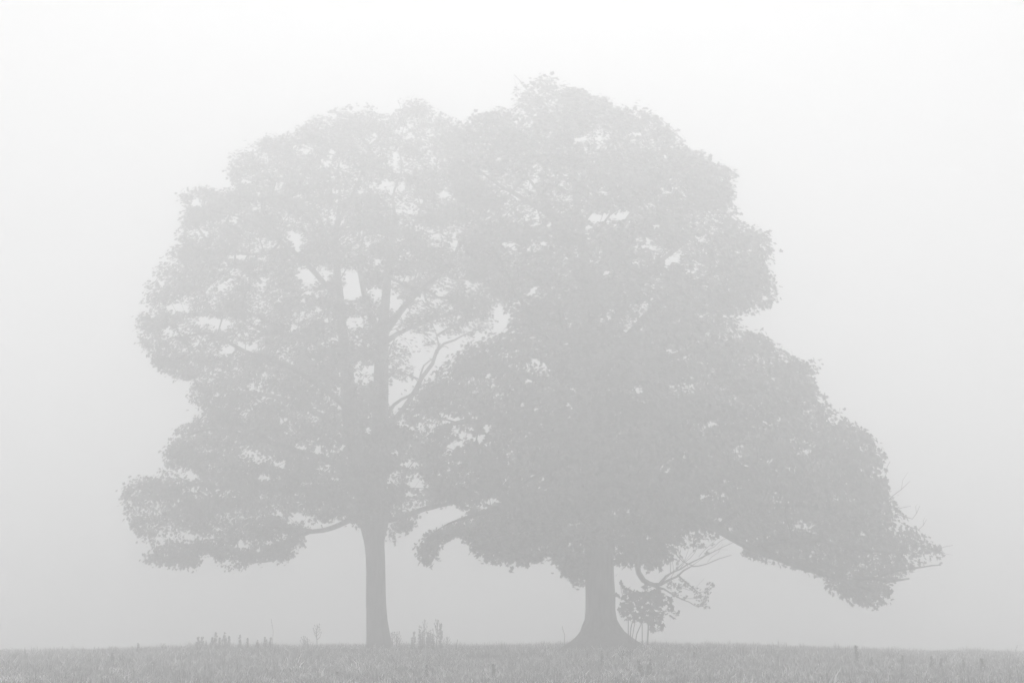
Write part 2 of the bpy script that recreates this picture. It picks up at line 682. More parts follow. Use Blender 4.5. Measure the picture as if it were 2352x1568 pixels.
    for _ in range(nt_):
        i = int(np.argmin(cost))
        order.append(i)
        cost[i] = 1e9
        open_[i] = False
        d = np.linalg.norm(tip - tip[i], axis=1)
        c2 = d + bf * (pth[i] + d)
        u = open_ & (c2 < cost)
        cost[u] = c2[u]
        par[u] = i
        pth[u] = pth[i] + d[u]
    # pipe radii
    ke = 2.35
    load = np.full(nt_, 1.0)
    for i in reversed(order):
        if par[i] >= 0:
            load[par[i]] += load[i]
    rad = 0.0062 * load ** (1 / ke)
    kids = [[] for _ in range(nt_)]
    heads = []
    for i in order:
        if par[i] >= 0:
            kids[par[i]].append(i)
        else:
            heads.append(i)
    tb = Tubes()
    for h in heads:
        stack = [(None, h)]
        while stack:
            prev, i = stack.pop()
            start = sk[-1 - par[h]] if prev is None else tip[prev]
            chain, rr = [start], [rad[i] * 1.15]
            cur = i
            while True:
                chain.append(tip[cur])
                rr.append(rad[cur])
                ks = kids[cur]
                if not ks:
                    break
                ks = sorted(ks, key=lambda q: -load[q])
                for q in ks[1:]:
                    stack.append((cur, q))
                cur = ks[0]
            rr[-1] = min(rr[-1], 0.004)
            c = np.column_stack([np.array(chain), rr])
            c = smooth_path(c, 0.45)
            if len(c) > 2:
                L = np.linalg.norm(np.diff(c[:, :3], axis=0), axis=1).mean()
                c[1:-1, :3] += r.normal(0, 0.09 * L + 0.006, (len(c) - 2, 3))
            tb.add(c[:, :3] - off, np.maximum(c[:, 3], 0.003), 5 if rr[0] > 0.05 else 3, cap=False)
    bo = link('twigs', tb.mesh('twigs', M_TWIG), root)
    bo['kind'] = 'stuff'

    # leaves round the tips
    n = int(nleaves * 1.25)
    idx = r.integers(0, nt_, n)
    lo = r.normal(0, 1, (n, 3)) * np.array([0.23, 0.23, 0.13]) * (leaf_size / 0.17) ** 0.5
    pos = tip[idx] + lo
    qx, qy = proj(pos)
    ok = (inside(qx, qy, poly) | (edge_dist(qx, qy, poly) < r.exponential(5.5, n))) & ~gap_mask(qx, qy, gaps, 0.93)
    pos, idx = pos[ok], idx[ok]
    if len(pos) > nleaves:
        pos, idx = pos[:nleaves], idx[:nleaves]
    n = len(pos)
    outw = pos - np.array([bx, Y0, 9.0])
    outw /= np.linalg.norm(outw, axis=1)[:, None]
    normal = r.normal(0, 0.42, (n, 3)) + np.array([0, 0, 0.75]) + outw * 0.55
    spin = r.uniform(0, 6.283, n)
    size = leaf_size * r.uniform(0.65, 1.2, n)
    tone = ptone[tpad[idx]] * r.uniform(0.65, 1.4, n)
    # the 300 that show largest become single leaves: nearest the camera and at the rim
    qx, qy = proj(pos)
    rim = edge_dist(qx, qy, poly)
    score = size / pos[:, 1] * np.where(rim < 12, 1.35, 1.0) * np.where(qy > y1 - 260, 1.15, 1.0)
    pick = np.argsort(-score)[:300]
    msk = np.ones(n, bool)
    msk[pick] = False
    fo = link('foliage', leaves_mesh('foliage', pos[msk] - off, normal[msk], spin[msk], size[msk], tone[msk], fine), root)
    fo['kind'] = 'stuff'
    leaf_objects(root, pos[pick], normal[pick], spin[pick], size[pick], r)
    # bare twigs at the rim
    if bare:
        bt = Tubes()
        for b in bare:
            c = smooth_path(to_world(b), 0.2)
            c[1:, :3] += r.normal(0, 0.02, (len(c) - 1, 3))
            bt.add(c[:, :3] - off, c[:, 3] * .6, 4)
            for q in range(3, len(c) - 1, 3):
                d = c[q, :3] - c[q - 1, :3]
                d = d / np.linalg.norm(d)
                e = c[q, :3] + (d + r.normal(0, .55, 3) + np.array([0, 0, .3])) * r.uniform(.25, .6)
                bt.add(np.array([c[q, :3], (c[q, :3] + e) / 2 + r.normal(0, .03, 3), e]) - off, [c[q, 3] * .6, c[q, 3] * .45, .003], 3)
        o = link('bare_twigs', bt.mesh('bare_twigs', M_TWIG), root)
        o['kind'] = 'stuff'
    return root


# ---- slim-trunked tree on the left
LEFT_POLY = [(1035, 1150), (1000, 1165), (960, 1185), (945, 1215), (915, 1225), (905, 1252), (890, 1240), (893, 1200), (875, 1185), (835, 1215),
             (800, 1196), (770, 1198), (740, 1200), (712, 1206), (690, 1225), (705, 1250), (680, 1262), (655, 1290), (635, 1298), (625, 1275), (600, 1300), (575, 1290), (545, 1312),
             (520, 1308), (505, 1290), (470, 1265), (450, 1300), (415, 1312), (400, 1300), (355, 1302), (325, 1295), (345, 1262), (322, 1235), (300, 1205),
             (283, 1170), (285, 1125), (300, 1090), (325, 1078), (350, 1085), (382, 1072), (372, 1040), (392, 1020), (400, 985), (450, 965),
             (462, 935), (425, 918), (432, 900), (450, 880), (420, 868), (398, 875), (385, 855), (368, 858), (350, 830), (322, 790),
             (314, 750), (322, 705), (335, 690), (328, 645), (365, 620), (372, 590), (400, 572), (415, 565), (408, 540), (412, 510), (425, 470),
             (408, 440), (432, 424), (470, 430), (540, 432), (522, 395), (530, 350), (550, 332), (620, 312), (650, 312),
             (690, 290), (740, 262), (790, 245), (850, 243), (880, 262), (915, 262), (912, 225), (965, 222), (1000, 255),
             (1045, 272), (1085, 285), (1110, 330), (1120, 400), (1110, 500), (1140, 600), (1165, 670), (1150, 752), (1090, 770), (1040, 800),
             (1010, 840), (975, 890), (935, 955), (900, 975), (960, 990), (1010, 1040), (1030, 1090), (1045, 1120)]
LEFT_GAPS = [(811, 660, 27, 34), (864, 672, 9, 16), (906, 694, 14, 16), (921, 728, 38, 8, -56), (803, 741, 12, 14), (826, 737, 8, 13),
             (964, 685, 16, 5), (1014, 673, 13, 10), (1152, 733, 18, 32), (1018, 779, 17, 10), (1053, 776, 15, 8), (1000, 807, 18, 14),
             (1030, 811, 16, 9, -30), (962, 825, 17, 13), (984, 845, 16, 22, 35), (970, 862, 18, 12), (943, 883, 22, 10, -30),
             (900, 898, 12, 9), (914, 922, 27, 20), (853, 848, 8, 11), (840, 874, 9, 9), (681, 551, 13, 24, -20), (1051, 563, 24, 11),
             (1019, 447, 12, 8), (553, 589, 26, 6), (511, 660, 9, 9), (702, 636, 20, 17, 30), (745, 642, 10, 12), (472, 736, 30, 9), (513, 744, 17, 11),
             (404, 708, 26, 10), (452, 468, 13, 6), (565, 417, 14, 5), (762, 350, 7, 12), (907, 366, 6, 24), (766, 406, 6, 5),
             (762, 491, 5, 14), (441, 1093, 15, 10), (449, 1131, 9, 9), (605, 1098, 16, 7), (521, 805, 16, 8), (569, 801, 22, 11),
             (782, 926, 8, 12), (649, 966, 9, 8), (730, 1034, 9, 7), (786, 986, 7, 13), (645, 1066, 13, 8), (846, 986, 5, 9),
             (1031, 962, 15, 12), (1039, 1026, 22, 9, -25), (947, 1066, 24, 7), (955, 1110, 19, 13), (983, 1114, 9, 9),
             (808, 1149, 10, 12), (686, 1187, 22, 9), (553, 1250, 15, 9), (600, 655, 10, 6), (640, 690, 8, 6), (690, 500, 5, 7),
             (585, 480, 6, 4), (868, 600, 9, 8), (845, 560, 7, 9), (930, 640, 9, 6), (1000, 540, 10, 5), (925, 430, 7, 10), (830, 440, 6, 8),
             (620, 1245, 8, 6), (500, 1215, 8, 6), (740, 790, 8, 5), (675, 750, 10, 6), (730, 710, 8, 8), (590, 735, 8, 6), (770, 1100, 12, 5),
             (905, 1195, 8, 6), (700, 1110, 10, 5), (735, 1075, 8, 5), (910, 1040, 10, 6), (640, 1180, 14, 6), (385, 760, 12, 4), (450, 790, 10, 5)]
L_TRUNK = [
    [(872, 1506, 33), (872, 1480, 28.5), (869, 1455, 26.3), (866, 1420, 24), (864, 1370, 22.5), (862, 1280, 22), (859, 1240, 24), (858, 1200, 34), (852, 1160, 37), (838, 1120, 28), (822, 1060, 22),
     (810, 1000, 20), (802, 930, 18), (797, 850, 15, -.3), (787, 760, 11, -.5), (782, 700, 10, -.5), (774, 620, 8.5, -.5), (772, 540, 6, -.3), (781, 450, 3.5), (776, 390, 2.4, .2), (793, 330, 1.7, .3), (800, 280, 1, .3)],
    [(858, 1190, 27), (864, 1130, 24, .3), (870, 1050, 20, .5), (873, 960, 19, .6), (876, 860, 17, .6), (878, 780, 15, .5), (884, 710, 11, .3), (890, 640, 9, 0),
     (894, 590, 5.5, -.3), (908, 520, 4, -.4), (903, 450, 3, -.4), (922, 390, 2, -.4), (918, 330, 1.4, -.4), (935, 270, .9, -.4)]]
L_LIMBS = [
    [(876, 800, 9, .5), (862, 745, 8, .8), (845, 700, 7, 1.2), (833, 640, 6, 1.5), (826, 600, 4, 1.7), (835, 540, 2.5, 2), (845, 450, 1.5, 2.2)],
    [(878, 775, 10, .5), (905, 735, 8, .2), (940, 692, 7, -.3), (985, 655, 5, -.8), (1030, 610, 3.5, -1.2), (1065, 540, 2, -1.4)],
    [(880, 790, 8, .5), (925, 760, 5, 1), (985, 735, 4, 1.8), (1050, 715, 2.5, 2.4)],
    [(795, 790, 9, -.4), (770, 690, 7, -.8), (745, 655, 6.5, -1.2), (700, 600, 6, -1.6), (660, 565, 5, -2), (620, 530, 4, -2.2), (560, 500, 2.5, -2.4), (480, 480, 1.3, -2.6)],
    [(672, 572, 4.5, -1.9), (640, 573, 4, -1.8), (590, 582, 3.5, -1.8), (540, 578, 2.5, -1.7), (480, 560, 1.5, -1.5)],
    [(797, 860, 8, -.2), (740, 800, 6, .8), (680, 770, 5, 1.5), (600, 760, 4, 2.2), (540, 730, 3, 2.6), (480, 720, 2.2, 2.8), (400, 730, 1.4, 2.9)],
    [(803, 940, 9), (740, 890, 7, -.8), (660, 840, 6, -1.6), (560, 810, 4.5, -2.2), (480, 770, 3, -2.6), (400, 780, 1.6, -2.8)],
    [(812, 1010, 9), (750, 960, 7, 1), (660, 920, 5.5, 2), (560, 900, 4, 2.8), (470, 900, 2, 3.2)],
    [(835, 1110, 10), (780, 1070, 8, -1), (700, 1040, 6.5, -1.8), (600, 1010, 5, -2.4), (500, 990, 3.2, -2.7), (430, 1000, 1.6, -2.8)],
    [(845, 1165, 9, -.2), (810, 1150, 7, -.5), (790, 1142, 7, -.6), (760, 1120, 6, -.8), (680, 1125, 5, -1.2), (580, 1118, 4.5, -1.6), (515, 1122, 4, -1.8), (475, 1114, 3, -1.9), (445, 1112, 2.2, -1.9), (400, 1090, 1.2, -2)],
    [(850, 1185, 10, .2), (812, 1190, 7, .1), (780, 1205, 6, 0), (745, 1215, 5.5, -.2), (715, 1218, 5, -.3), (680, 1235, 5, -.4), (655, 1260, 5, -.5), (632, 1285, 4, -.6)],
    [(715, 1218, 4, -.3), (690, 1212, 2.5, -.2), (665, 1215, 1.8, 0), (640, 1205, 1.2, .1)],
    [(840, 1160, 8, .3), (760, 1150, 5, 1.2), (690, 1152, 4.5, 1.9), (600, 1160, 4, 2.4), (500, 1180, 3, 2.8), (400, 1190, 1.6, 3)],
    [(632, 1285, 2.5, -.6), (590, 1290, 2, -.6), (555, 1285, 1.2, -.6)],
    [(520, 1122, 2.5, -1.8), (497, 1140, 2.5, -1.8), (490, 1170, 2, -1.8), (470, 1230, 1.2, -1.8)],
    [(868, 1180, 9, .2), (890, 1195, 6, .1), (935, 1182, 6.5, 0), (975, 1170, 6, -.1), (1010, 1161, 5, -.2), (1060, 1150, 3, -.2)],
    [(870, 1100, 7, .4), (910, 1075, 5, .8), (960, 1080, 3, 1.2), (1010, 1060, 1.5, 1.4)],
    [(874, 980, 7, .6), (905, 930, 4, .4), (940, 908, 3, .1), (980, 900, 1.6, 0)],
    [(872, 1000, 8, .6), (915, 958, 6.5, 1.4), (948, 915, 5.6, 1.8), (972, 872, 5, 2), (994, 842, 4.4, 2.2), (1004, 812, 4, 2.3), (1020, 795, 3, 2.4), (1045, 787, 2.4, 2.4), (1080, 770, 1.6, 2.5), (1125, 757, .9, 2.6)],
    [(1004, 812, 2.6, 2.3), (1008, 795, 2, 2.2), (1001, 772, 1.4, 2.2), (990, 745, .8, 2.1)],
    [(955, 900, 3, 1.8), (965, 870, 2.4, 1.9), (975, 840, 2, 2), (1000, 820, 1.2, 2)],
    [(777, 600, 5, -.4), (740, 520, 4, .3), (700, 430, 3, .8), (650, 370, 1.5, 1.2)],
    [(776, 520, 4, -.2), (820, 430, 3, -.8), (850, 340, 1.5, -1.2)],
    [(892, 620, 5, -.1), (940, 540, 4, .5), (980, 440, 2.5, .9), (1010, 340, 1.5, 1.2)],
]


def left_sparse(px, py):
    s = np.full(len(px), 1.0)
    s[(px < 560) & (py > 1180)] = 0.7
    s[(px > 500) & (px < 680) & (py > 1190)] = 0.8
    s[(px < 640) & (py < 420)] = 0.75
    s[(px > 885) & (px < 990) & (py > 1150)] = 0.4
    s[(px > 880) & (px < 1040) & (py > 740) & (py < 960)] = 0.4
    return s


tree_l = build_tree('sycamore_tree', 'fainter sycamore with a slim straight trunk and open crown, standing left in the fog',
                    (869, 1478), 61.5, L_TRUNK, L_LIMBS, LEFT_POLY, LEFT_GAPS, 1700, 11500, 132000, 0.122, 11, extra=[(432, 446), (455, 447), (480, 452), (505, 455), (530, 452), (430, 470), (445, 482), (480, 480), (515, 475), (540, 470), (560, 440), (575, 455), (540, 400), (415, 1300), (430, 1290), (350, 1288), (385, 1292), (520, 1297), (545, 1302), (575, 1286), (650, 1278), (905, 1238), (925, 1210), (915, 1190), (600, 1290), (440, 1275), (480, 1262), (560, 1275), (630, 1262)], sparse=left_sparse, pad_k=0.85, fine=True, nsmall=230)

# ---- stout flared tree on the right
RIGHT_POLY = [(1035, 298), (1050, 285), (1080, 268), (1115, 262), (1130, 247), (1185, 250), (1178, 215), (1180, 182), (1205, 190), (1240, 175),
              (1275, 178), (1300, 200), (1345, 208), (1360, 228), (1385, 225), (1410, 250), (1460, 240), (1485, 262), (1510, 268), (1545, 300),
              (1575, 335), (1610, 352), (1640, 375), (1668, 376), (1697, 405), (1680, 432), (1680, 465), (1698, 485), (1692, 505), (1735, 515), (1768, 545), (1779, 570),
              (1776, 605), (1755, 590), (1772, 640), (1792, 680), (1765, 705), (1720, 728), (1690, 722), (1700, 745), (1735, 765), (1765, 775), (1780, 795),
              (1808, 812), (1850, 830), (1893, 820), (1880, 850), (1862, 870), (1880, 905), (1925, 930), (1945, 965), (1985, 990),
              (2020, 1015), (2035, 1050), (2040, 1075), (2022, 1090), (2050, 1150), (2090, 1190), (2115, 1215), (2175, 1268), (2160, 1300),
              (2115, 1300), (2060, 1325), (2040, 1345), (2042, 1380), (2000, 1398), (1970, 1385), (1940, 1370), (1905, 1348), (1895, 1325),
              (1850, 1308), (1800, 1296), (1760, 1290), (1708, 1270), (1720, 1252), (1690, 1235), (1672, 1225), (1650, 1232), (1648, 1262), (1600, 1285), (1560, 1303), (1530, 1292),
              (1520, 1296), (1500, 1308), (1475, 1300), (1468, 1285), (1462, 1305), (1440, 1318), (1410, 1300), (1400, 1255), (1345, 1255), (1348, 1345),
              (1335, 1350), (1305, 1325), (1275, 1292), (1245, 1280), (1225, 1296), (1195, 1290), (1160, 1302), (1115, 1290), (1088, 1268), (1080, 1240),
              (1050, 1230), (1030, 1236), (1005, 1262), (1003, 1280), (985, 1302), (965, 1292), (962, 1262), (985, 1225), (1010, 1215), (1050, 1196),
              (1085, 1180), (1040, 1160), (1000, 1130), (975, 1100), (990, 1060), (960, 1010), (915, 985), (930, 940), (960, 910), (1000, 850),
              (1060, 800), (1110, 765), (1150, 750), (1160, 690), (1100, 650), (1060, 590), (1050, 480), (1040, 400), (1035, 330)]
RIGHT_GAPS = [(1152, 733, 18, 32), (1112, 402, 11, 15), (1180, 445, 20, 8, 25), (1222, 420, 12, 12), (1233, 491, 5, 18), (1251, 485, 6, 7),
              (1387, 499, 38, 10, -6), (1428, 495, 22, 10, -8), (1347, 521, 9, 7), (1174, 563, 18, 8), (1508, 519, 12, 5), (1327, 322, 18, 6, -20),
              (1536, 599, 22, 9), (1584, 624, 14, 5), (1383, 630, 16, 5, -20), (1458, 603, 11, 5), (1192, 696, 11, 4), (1371, 318, 9, 4),
              (1460, 310, 11, 6), (1031, 962, 15, 12), (1118, 984, 9, 12), (1104, 1006, 13, 9), (1039, 1026, 22, 9, -25), (1055, 1110, 9, 3),
              (1132, 1150, 15, 8), (1399, 841, 9, 14), (1390, 859, 10, 8), (1421, 899, 16, 4, -50), (1466, 899, 13, 5), (1231, 828, 16, 6, 30),
              (1213, 872, 9, 9), (1279, 894, 11, 5), (1311, 930, 13, 9), (1395, 1050, 6, 8), (1635, 974, 15, 7), (1752, 1010, 11, 4),
              (1666, 1103, 10, 4), (1692, 1121, 12, 4, 10), (1619, 1139, 11, 4), (1652, 1192, 20, 5, 15), (1444, 1174, 5, 8),
              (1732, 1236, 15, 6, 25), (2003, 1267, 13, 5, -40), (1857, 1210, 11, 5), (1010, 1090, 7, 6), (1090, 900, 10, 5), (1130, 870, 7, 4),
              (1250, 560, 7, 5), (1270, 660, 6, 4), (1300, 790, 6, 4), (1490, 1235, 9, 6), (1540, 1250, 8, 6), (1575, 1240, 9, 5), (1200, 930, 7, 6), (1170, 1040, 7, 4),
              (1620, 700, 8, 4), (1650, 640, 6, 3), (1440, 760, 7, 4), (1330, 400, 6, 5), (1500, 430, 8, 3), (1090, 960, 8, 5), (1590, 880, 6, 3), (1780, 1130, 7, 3),
              (1240, 1215, 5, 5), (1310, 1250, 6, 5), (1160, 820, 8, 4), (1265, 850, 9, 4), (1225, 1090, 7, 3)]
R_TRUNK = [
    [(1390, 1506, 114), (1389, 1492, 100), (1388, 1480, 85), (1388, 1472, 73), (1386, 1461, 60), (1383, 1449, 49), (1380, 1436, 43), (1379, 1422, 36.5), (1378, 1400, 34), (1378, 1375, 34), (1377, 1330, 33), (1375, 1260, 33), (1372, 1180, 35), (1368, 1100, 32), (1364, 1020, 29),
     (1361, 940, 27), (1358, 860, 24), (1355, 780, 20), (1350, 700, 17, .2), (1344, 620, 14, .3), (1335, 540, 10, .3), (1322, 450, 7, .2), (1310, 350, 4.5), (1300, 260, 2.5), (1290, 205, 1.4)]]
R_LIMBS = [
    [(1350, 720, 10), (1320, 610, 9, -.3), (1285, 540, 7, -.8), (1262, 495, 6.5, -1.1), (1225, 470, 6, -1.3), (1185, 445, 5, -1.5), (1140, 420, 3.5, -1.7), (1090, 380, 2, -1.9)],
    [(1262, 495, 5, -1.1), (1250, 470, 4.5, -1.2), (1236, 440, 4, -1.2), (1215, 410, 3, -1.2), (1190, 350, 1.8, -1.1)],
    [(1352, 740, 11), (1370, 640, 9, .8), (1400, 560, 7, 1.4), (1450, 480, 5, 2), (1520, 400, 3, 2.4), (1580, 360, 1.6, 2.6)],
    [(1335, 540, 6, .3), (1345, 500, 4, .2), (1365, 480, 3, .1), (1400, 466, 2.4, 0), (1440, 450, 1.5, -.2)],
    [(1362, 545, 4, .6), (1385, 515, 3, .5), (1400, 492, 2.6, .4), (1425, 478, 2, .3), (1450, 465, 1.3, .2)],
    [(1360, 900, 13), (1420, 800, 11, -.8), (1490, 720, 9, -1.6), (1570, 660, 6, -2.3), (1650, 620, 4, -2.7), (1730, 600, 2, -3)],
    [(1358, 860, 11), (1410, 740, 9, 1), (1480, 640, 7, 2), (1560, 560, 4.5, 2.6), (1640, 500, 2.4, 3)],
    [(1362, 960, 13), (1440, 880, 11, 1.2), (1550, 820, 8, 2.2), (1660, 790, 5, 2.8), (1750, 790, 3, 3)],
    [(1364, 1030, 15), (1450, 960, 12, -1), (1570, 920, 9, -2), (1700, 900, 6, -2.6), (1820, 910, 3, -3)],
    [(1366, 1080, 15), (1460, 1040, 12, .6), (1580, 1020, 9, 1.4), (1700, 1010, 7, 2), (1850, 1030, 4.5, 2.4), (1980, 1070, 2, 2.6)],
    [(1372, 1150, 17), (1450, 1120, 15, -.6), (1520, 1140, 13, -1.2), (1600, 1184, 11, -1.8), (1650, 1208, 9.5, -2.1), (1690, 1232, 9, -2.3), (1740, 1257, 8, -2.6),
     (1790, 1275, 8, -2.8), (1850, 1296, 7, -3), (1900, 1310, 6, -3.2), (1960, 1330, 5, -3.3), (2010, 1350, 3, -3.3)],
    [(1650, 1208, 5, -2.1), (1690, 1180, 5, -2), (1780, 1160, 4.5, -2), (1880, 1170, 3.4, -2.2), (1980, 1200, 2, -2.4)],
    [(1740, 1257, 5, -2.6), (1800, 1240, 5, -3), (1880, 1240, 4, -3.3), (1980, 1260, 3, -3.6), (2060, 1260, 1.6, -3.8)],
    [(1700, 1236, 4, -2.3), (1725, 1232, 4, -2.6), (1745, 1245, 3.4, -2.8), (1762, 1262, 2.2, -3)],
    [(1960, 1325, 5, -3.3), (2010, 1328, 4, -3.4), (2050, 1333, 3.2, -3.4), (2092, 1328, 2, -3.4)],
    [(2010, 1328, 3, -3.4), (2050, 1315, 2.6, -3.4), (2100, 1306, 2, -3.4), (2160, 1298, 1.1, -3.4)],
    [(1360, 930, 12), (1300, 830, 9, -1), (1240, 760, 7, -1.6), (1190, 680, 4.5, -2), (1150, 600, 2.5, -2.2)],
    [(1362, 980, 12), (1290, 900, 9, 1), (1200, 860, 7, 1.8), (1100, 850, 5, 2.4), (1030, 860, 2.5, 2.6)],
    [(1366, 1070, 13), (1290, 1010, 10, -1.4), (1190, 980, 7, -2.2), (1090, 970, 5, -2.8), (1000, 980, 2, -3)],
    [(1370, 1130, 13), (1290, 1090, 11, 1), (1190, 1080, 8, 1.8), (1090, 1090, 5, 2.3), (1010, 1110, 2.4, 2.5)],
    [(1372, 1180, 14), (1300, 1150, 11, -1.2), (1210, 1160, 8, -2), (1120, 1180, 6, -2.6), (1060, 1200, 3, -2.8), (1020, 1218, 1.6, -2.9), (1000, 1232, 1, -2.9), (985, 1265, .6, -2.9)],
    [(1372, 1160, 13, -.2), (1365, 1130, 12, -1.5), (1400, 1110, 9, -3), (1450, 1120, 6, -4.4), (1520, 1130, 3, -5.2)],
    [(1368, 1120, 12, -.2), (1350, 1080, 10, -1.5), (1310, 1060, 8, -3), (1260, 1080, 6, -4.4), (1200, 1110, 3, -5.2)],
    [(1362, 980, 11, -.2), (1390, 930, 9, -1.5), (1430, 890, 7, -3), (1490, 880, 4, -4.4)],
    [(1358, 880, 11, -.2), (1330, 820, 8, -1.5), (1300, 760, 6, -3), (1290, 700, 3, -4)],
    [(1364, 1030, 11, .2), (1400, 950, 9, 1.7), (1430, 880, 7, 3.2), (1440, 800, 4, 4.4)],
    [(1352, 760, 9), (1390, 680, 7, -1), (1420, 590, 5, -1.8), (1470, 520, 3, -2.4)],
    [(1310, 360, 3.5), (1280, 290, 2.5, .3), (1230, 230, 1.6, .5), (1185, 175, .8, .6)],
    [(1325, 470, 5, .2), (1370, 380, 3.5, .6), (1430, 310, 2, .9), (1465, 260, 1.2, 1)],
    # the hooked branch hanging behind the seedlings
    [(1430, 1180, 10, -1.2), (1470, 1230, 8, -2), (1476, 1262, 7, -2), (1467, 1284, 6.5, -2), (1463, 1298, 6.5, -2), (1466, 1313, 6.5, -2), (1477, 1329, 6, -2), (1491, 1338, 5.5, -2),
     (1508, 1344, 5.5, -2), (1512, 1358, 5.5, -2), (1510, 1375, 5, -2), (1507, 1398, 4, -2)],
    [(1505, 1343, 5, -2), (1518, 1340, 3.8, -2), (1543, 1327, 2.6, -1.9), (1556, 1321, 2.2, -1.9), (1569, 1310, 2, -1.8), (1588, 1299, 1.6, -1.7), (1605, 1297, 1.3, -1.7), (1623, 1293, 1.2, -1.6), (1650, 1281, 1, -1.5), (1680, 1272, .6, -1.4)],
    [(1515, 1341, 4, -2), (1529, 1322, 2.4, -2.1), (1545, 1314, 1.9, -2.1), (1562, 1308, 1.8, -2.1), (1575, 1297, 1.6, -2.1), (1595, 1287, 1.4, -2.2), (1612, 1280, 1.2, -2.2), (1639, 1264, 1, -2.3), (1684, 1241, .5, -2.4)],
    [(1512, 1350, 4, -2), (1526, 1351, 2.2, -2), (1548, 1364, 1.6, -2), (1569, 1375, 1.3, -2), (1585, 1381, 1.1, -2), (1599, 1390, 1, -2), (1621, 1393, .6, -2)],
    [(1556, 1320, 2.5, -1.8), (1566, 1328, 1.5, -1.7), (1578, 1341, 1.2, -1.6), (1602, 1359, .9, -1.5), (1625, 1356, .7, -1.5), (1634, 1340, .5, -1.5)],
    [(1595, 1300, 1.2, -1.7), (1570, 1290, 1.2, -1.7), (1550, 1270, 1, -1.7), (1540, 1250, .8, -1.7)],
]
R_BARE = [[(1540, 1328, 1, -1.9), (1548, 1300, .8, -1.8), (1540, 1275, .6, -1.7)], [(1625, 1290, .9, -1.6), (1650, 1268, .6, -1.5), (1660, 1250, .5, -1.5)], [(1520, 1338, 1.3, -2), (1535, 1322, 1, -2), (1560, 1300, .8, -2), (1590, 1270, .6, -2), (1610, 1250, .5, -2)], [(1550, 1312, 1.2, -2), (1575, 1285, .9, -2), (1580, 1262, .6, -2)],
          [(1590, 1298, 1, -1.7), (1620, 1278, .8, -1.7), (1650, 1262, .6, -1.7), (1672, 1262, .5, -1.7)], [(1605, 1278, 1, -2.2), (1630, 1250, .7, -2.2), (1660, 1225, .5, -2.2)], [(1575, 1374, 1, -2), (1600, 1372, .8, -2), (1622, 1366, .5, -2)], [(1545, 1340, 1, -2), (1580, 1352, .8, -2), (1610, 1348, .5, -2)], [(2030, 1100, 1.2, -1), (2045, 1060, 1, -1)], [(2040, 1150, 1.6, -1), (2070, 1120, 1.2, -1), (2090, 1105, .8, -1)],
          [(2060, 1180, 1.8, -1.5), (2095, 1190, 1.3, -1.5), (2112, 1160, .8, -1.5)], [(2070, 1200, 1.8, -2), (2110, 1215, 1.3, -2), (2130, 1190, .7, -2)],
          [(2100, 1250, 1.5, -3), (2150, 1260, 1.1, -3), (2190, 1250, .7, -3)], [(2020, 1140, 1.8, -1.3), (2060, 1170, 1.4, -1.3), (2095, 1160, .8, -1.3)],
          [(1560, 1308, 1.5, -2.1), (1585, 1280, 1.1, -2.1), (1600, 1255, .7, -2.1)], [(1600, 1285, 1.4, -2.2), (1640, 1255, 1, -2.2), (1668, 1235, .7, -2.2)],
          [(1580, 1300, 1.4, -2.1), (1560, 1275, 1, -2.1), (1555, 1250, .7, -2.1)], [(1540, 1316, 1.4, -2.1), (1540, 1290, 1, -2.1), (1535, 1265, .7, -2.1)],
          [(1192, 240, 1, .5), (1186, 200, .8, .5), (1182, 178, .5, .5)], [(1400, 470, 1.6, 0), (1385, 492, 1.4, 0), (1378, 510, 1, 0)],
          [(930, 290, 1.5, -3), (920, 250, 1, -3), (915, 228, .7, -3)]]
M_DRAPE = np.array([(1528, 1340), (1560, 1325), (1578, 1335), (1600, 1350), (1632, 1332), (1645, 1345), (1640, 1395), (1610, 1398), (1580, 1378), (1545, 1370)], float)


def right_sparse(px, py):
    s = np.full(len(px), 1.0)
    s[(px > 1525) & (px < 1670) & (py > 1225)] = 0.35
    s[(px > 2060) & (py > 1150)] = 0.3
    s[(px < 1150) & (py > 940) & (py < 1120)] = 0.7
    s[(px < 1250) & (py < 260)] = 0.5
    return s


tree_r = build_tree('sycamore_tree', 'darker sycamore with a stout flared trunk, dense crown and long right limb dipping low',
                    (1382, 1478), 57.5, R_TRUNK, R_LIMBS, RIGHT_POLY, RIGHT_GAPS, 2300, 10500, 150000, 0.168, 23, extra=[(968, 1288), (975, 1268), (980, 1250), (992, 1238), (1012, 1226), (1035, 1216), (1060, 1210), (985, 1282), (1085, 1222), (2010, 1385), (1960, 1368), (2025, 1370), (1985, 1380), (1900, 1330), (1335, 1338), (1310, 1312), (1325, 1322), (1720, 1270), (1750, 1280)], bare=R_BARE, sparse=right_sparse, nsmall=110)

# sparse leaves on the hanging branch
r = np.random.default_rng(5)
n = 3200
qx, qy = r.uniform(1525, 1650, n), r.uniform(1320, 1400, n)
twig_pts = np.array([(1526, 1351), (1548, 1365), (1569, 1374), (1599, 1390), (1621, 1393), (1566, 1328), (1578, 1341), (1590, 1350), (1602, 1359), (1625, 1356),
                     (1634, 1340), (1612, 1385), (1618, 1375), (1545, 1340), (1535, 1350), (1560, 1350), (1605, 1370)], float)
dd = np.min(np.hypot(qx[:, None] - twig_pts[None, :, 0], qy[:, None] - twig_pts[None, :, 1]), axis=1)
k = inside(qx, qy, M_DRAPE) & (dd < r.uniform(0, 11, n))
qx, qy = qx[k][:340], qy[k][:340]
n = len(qx)
pos = Parr(qx, qy, 55.5 + r.uniform(-.4, .4, n))
offr = np.array(tree_r.location)
sp = link('sparse_foliage', leaves_mesh('sparse_foliage', pos - offr, r.normal(0, .6, (n, 3)) + np.array([0, 0, .5]), r.uniform(0, 6.28, n), 0.10 * r.uniform(.6, 1.1, n), r.uniform(.7, 1.3, n)), tree_r)
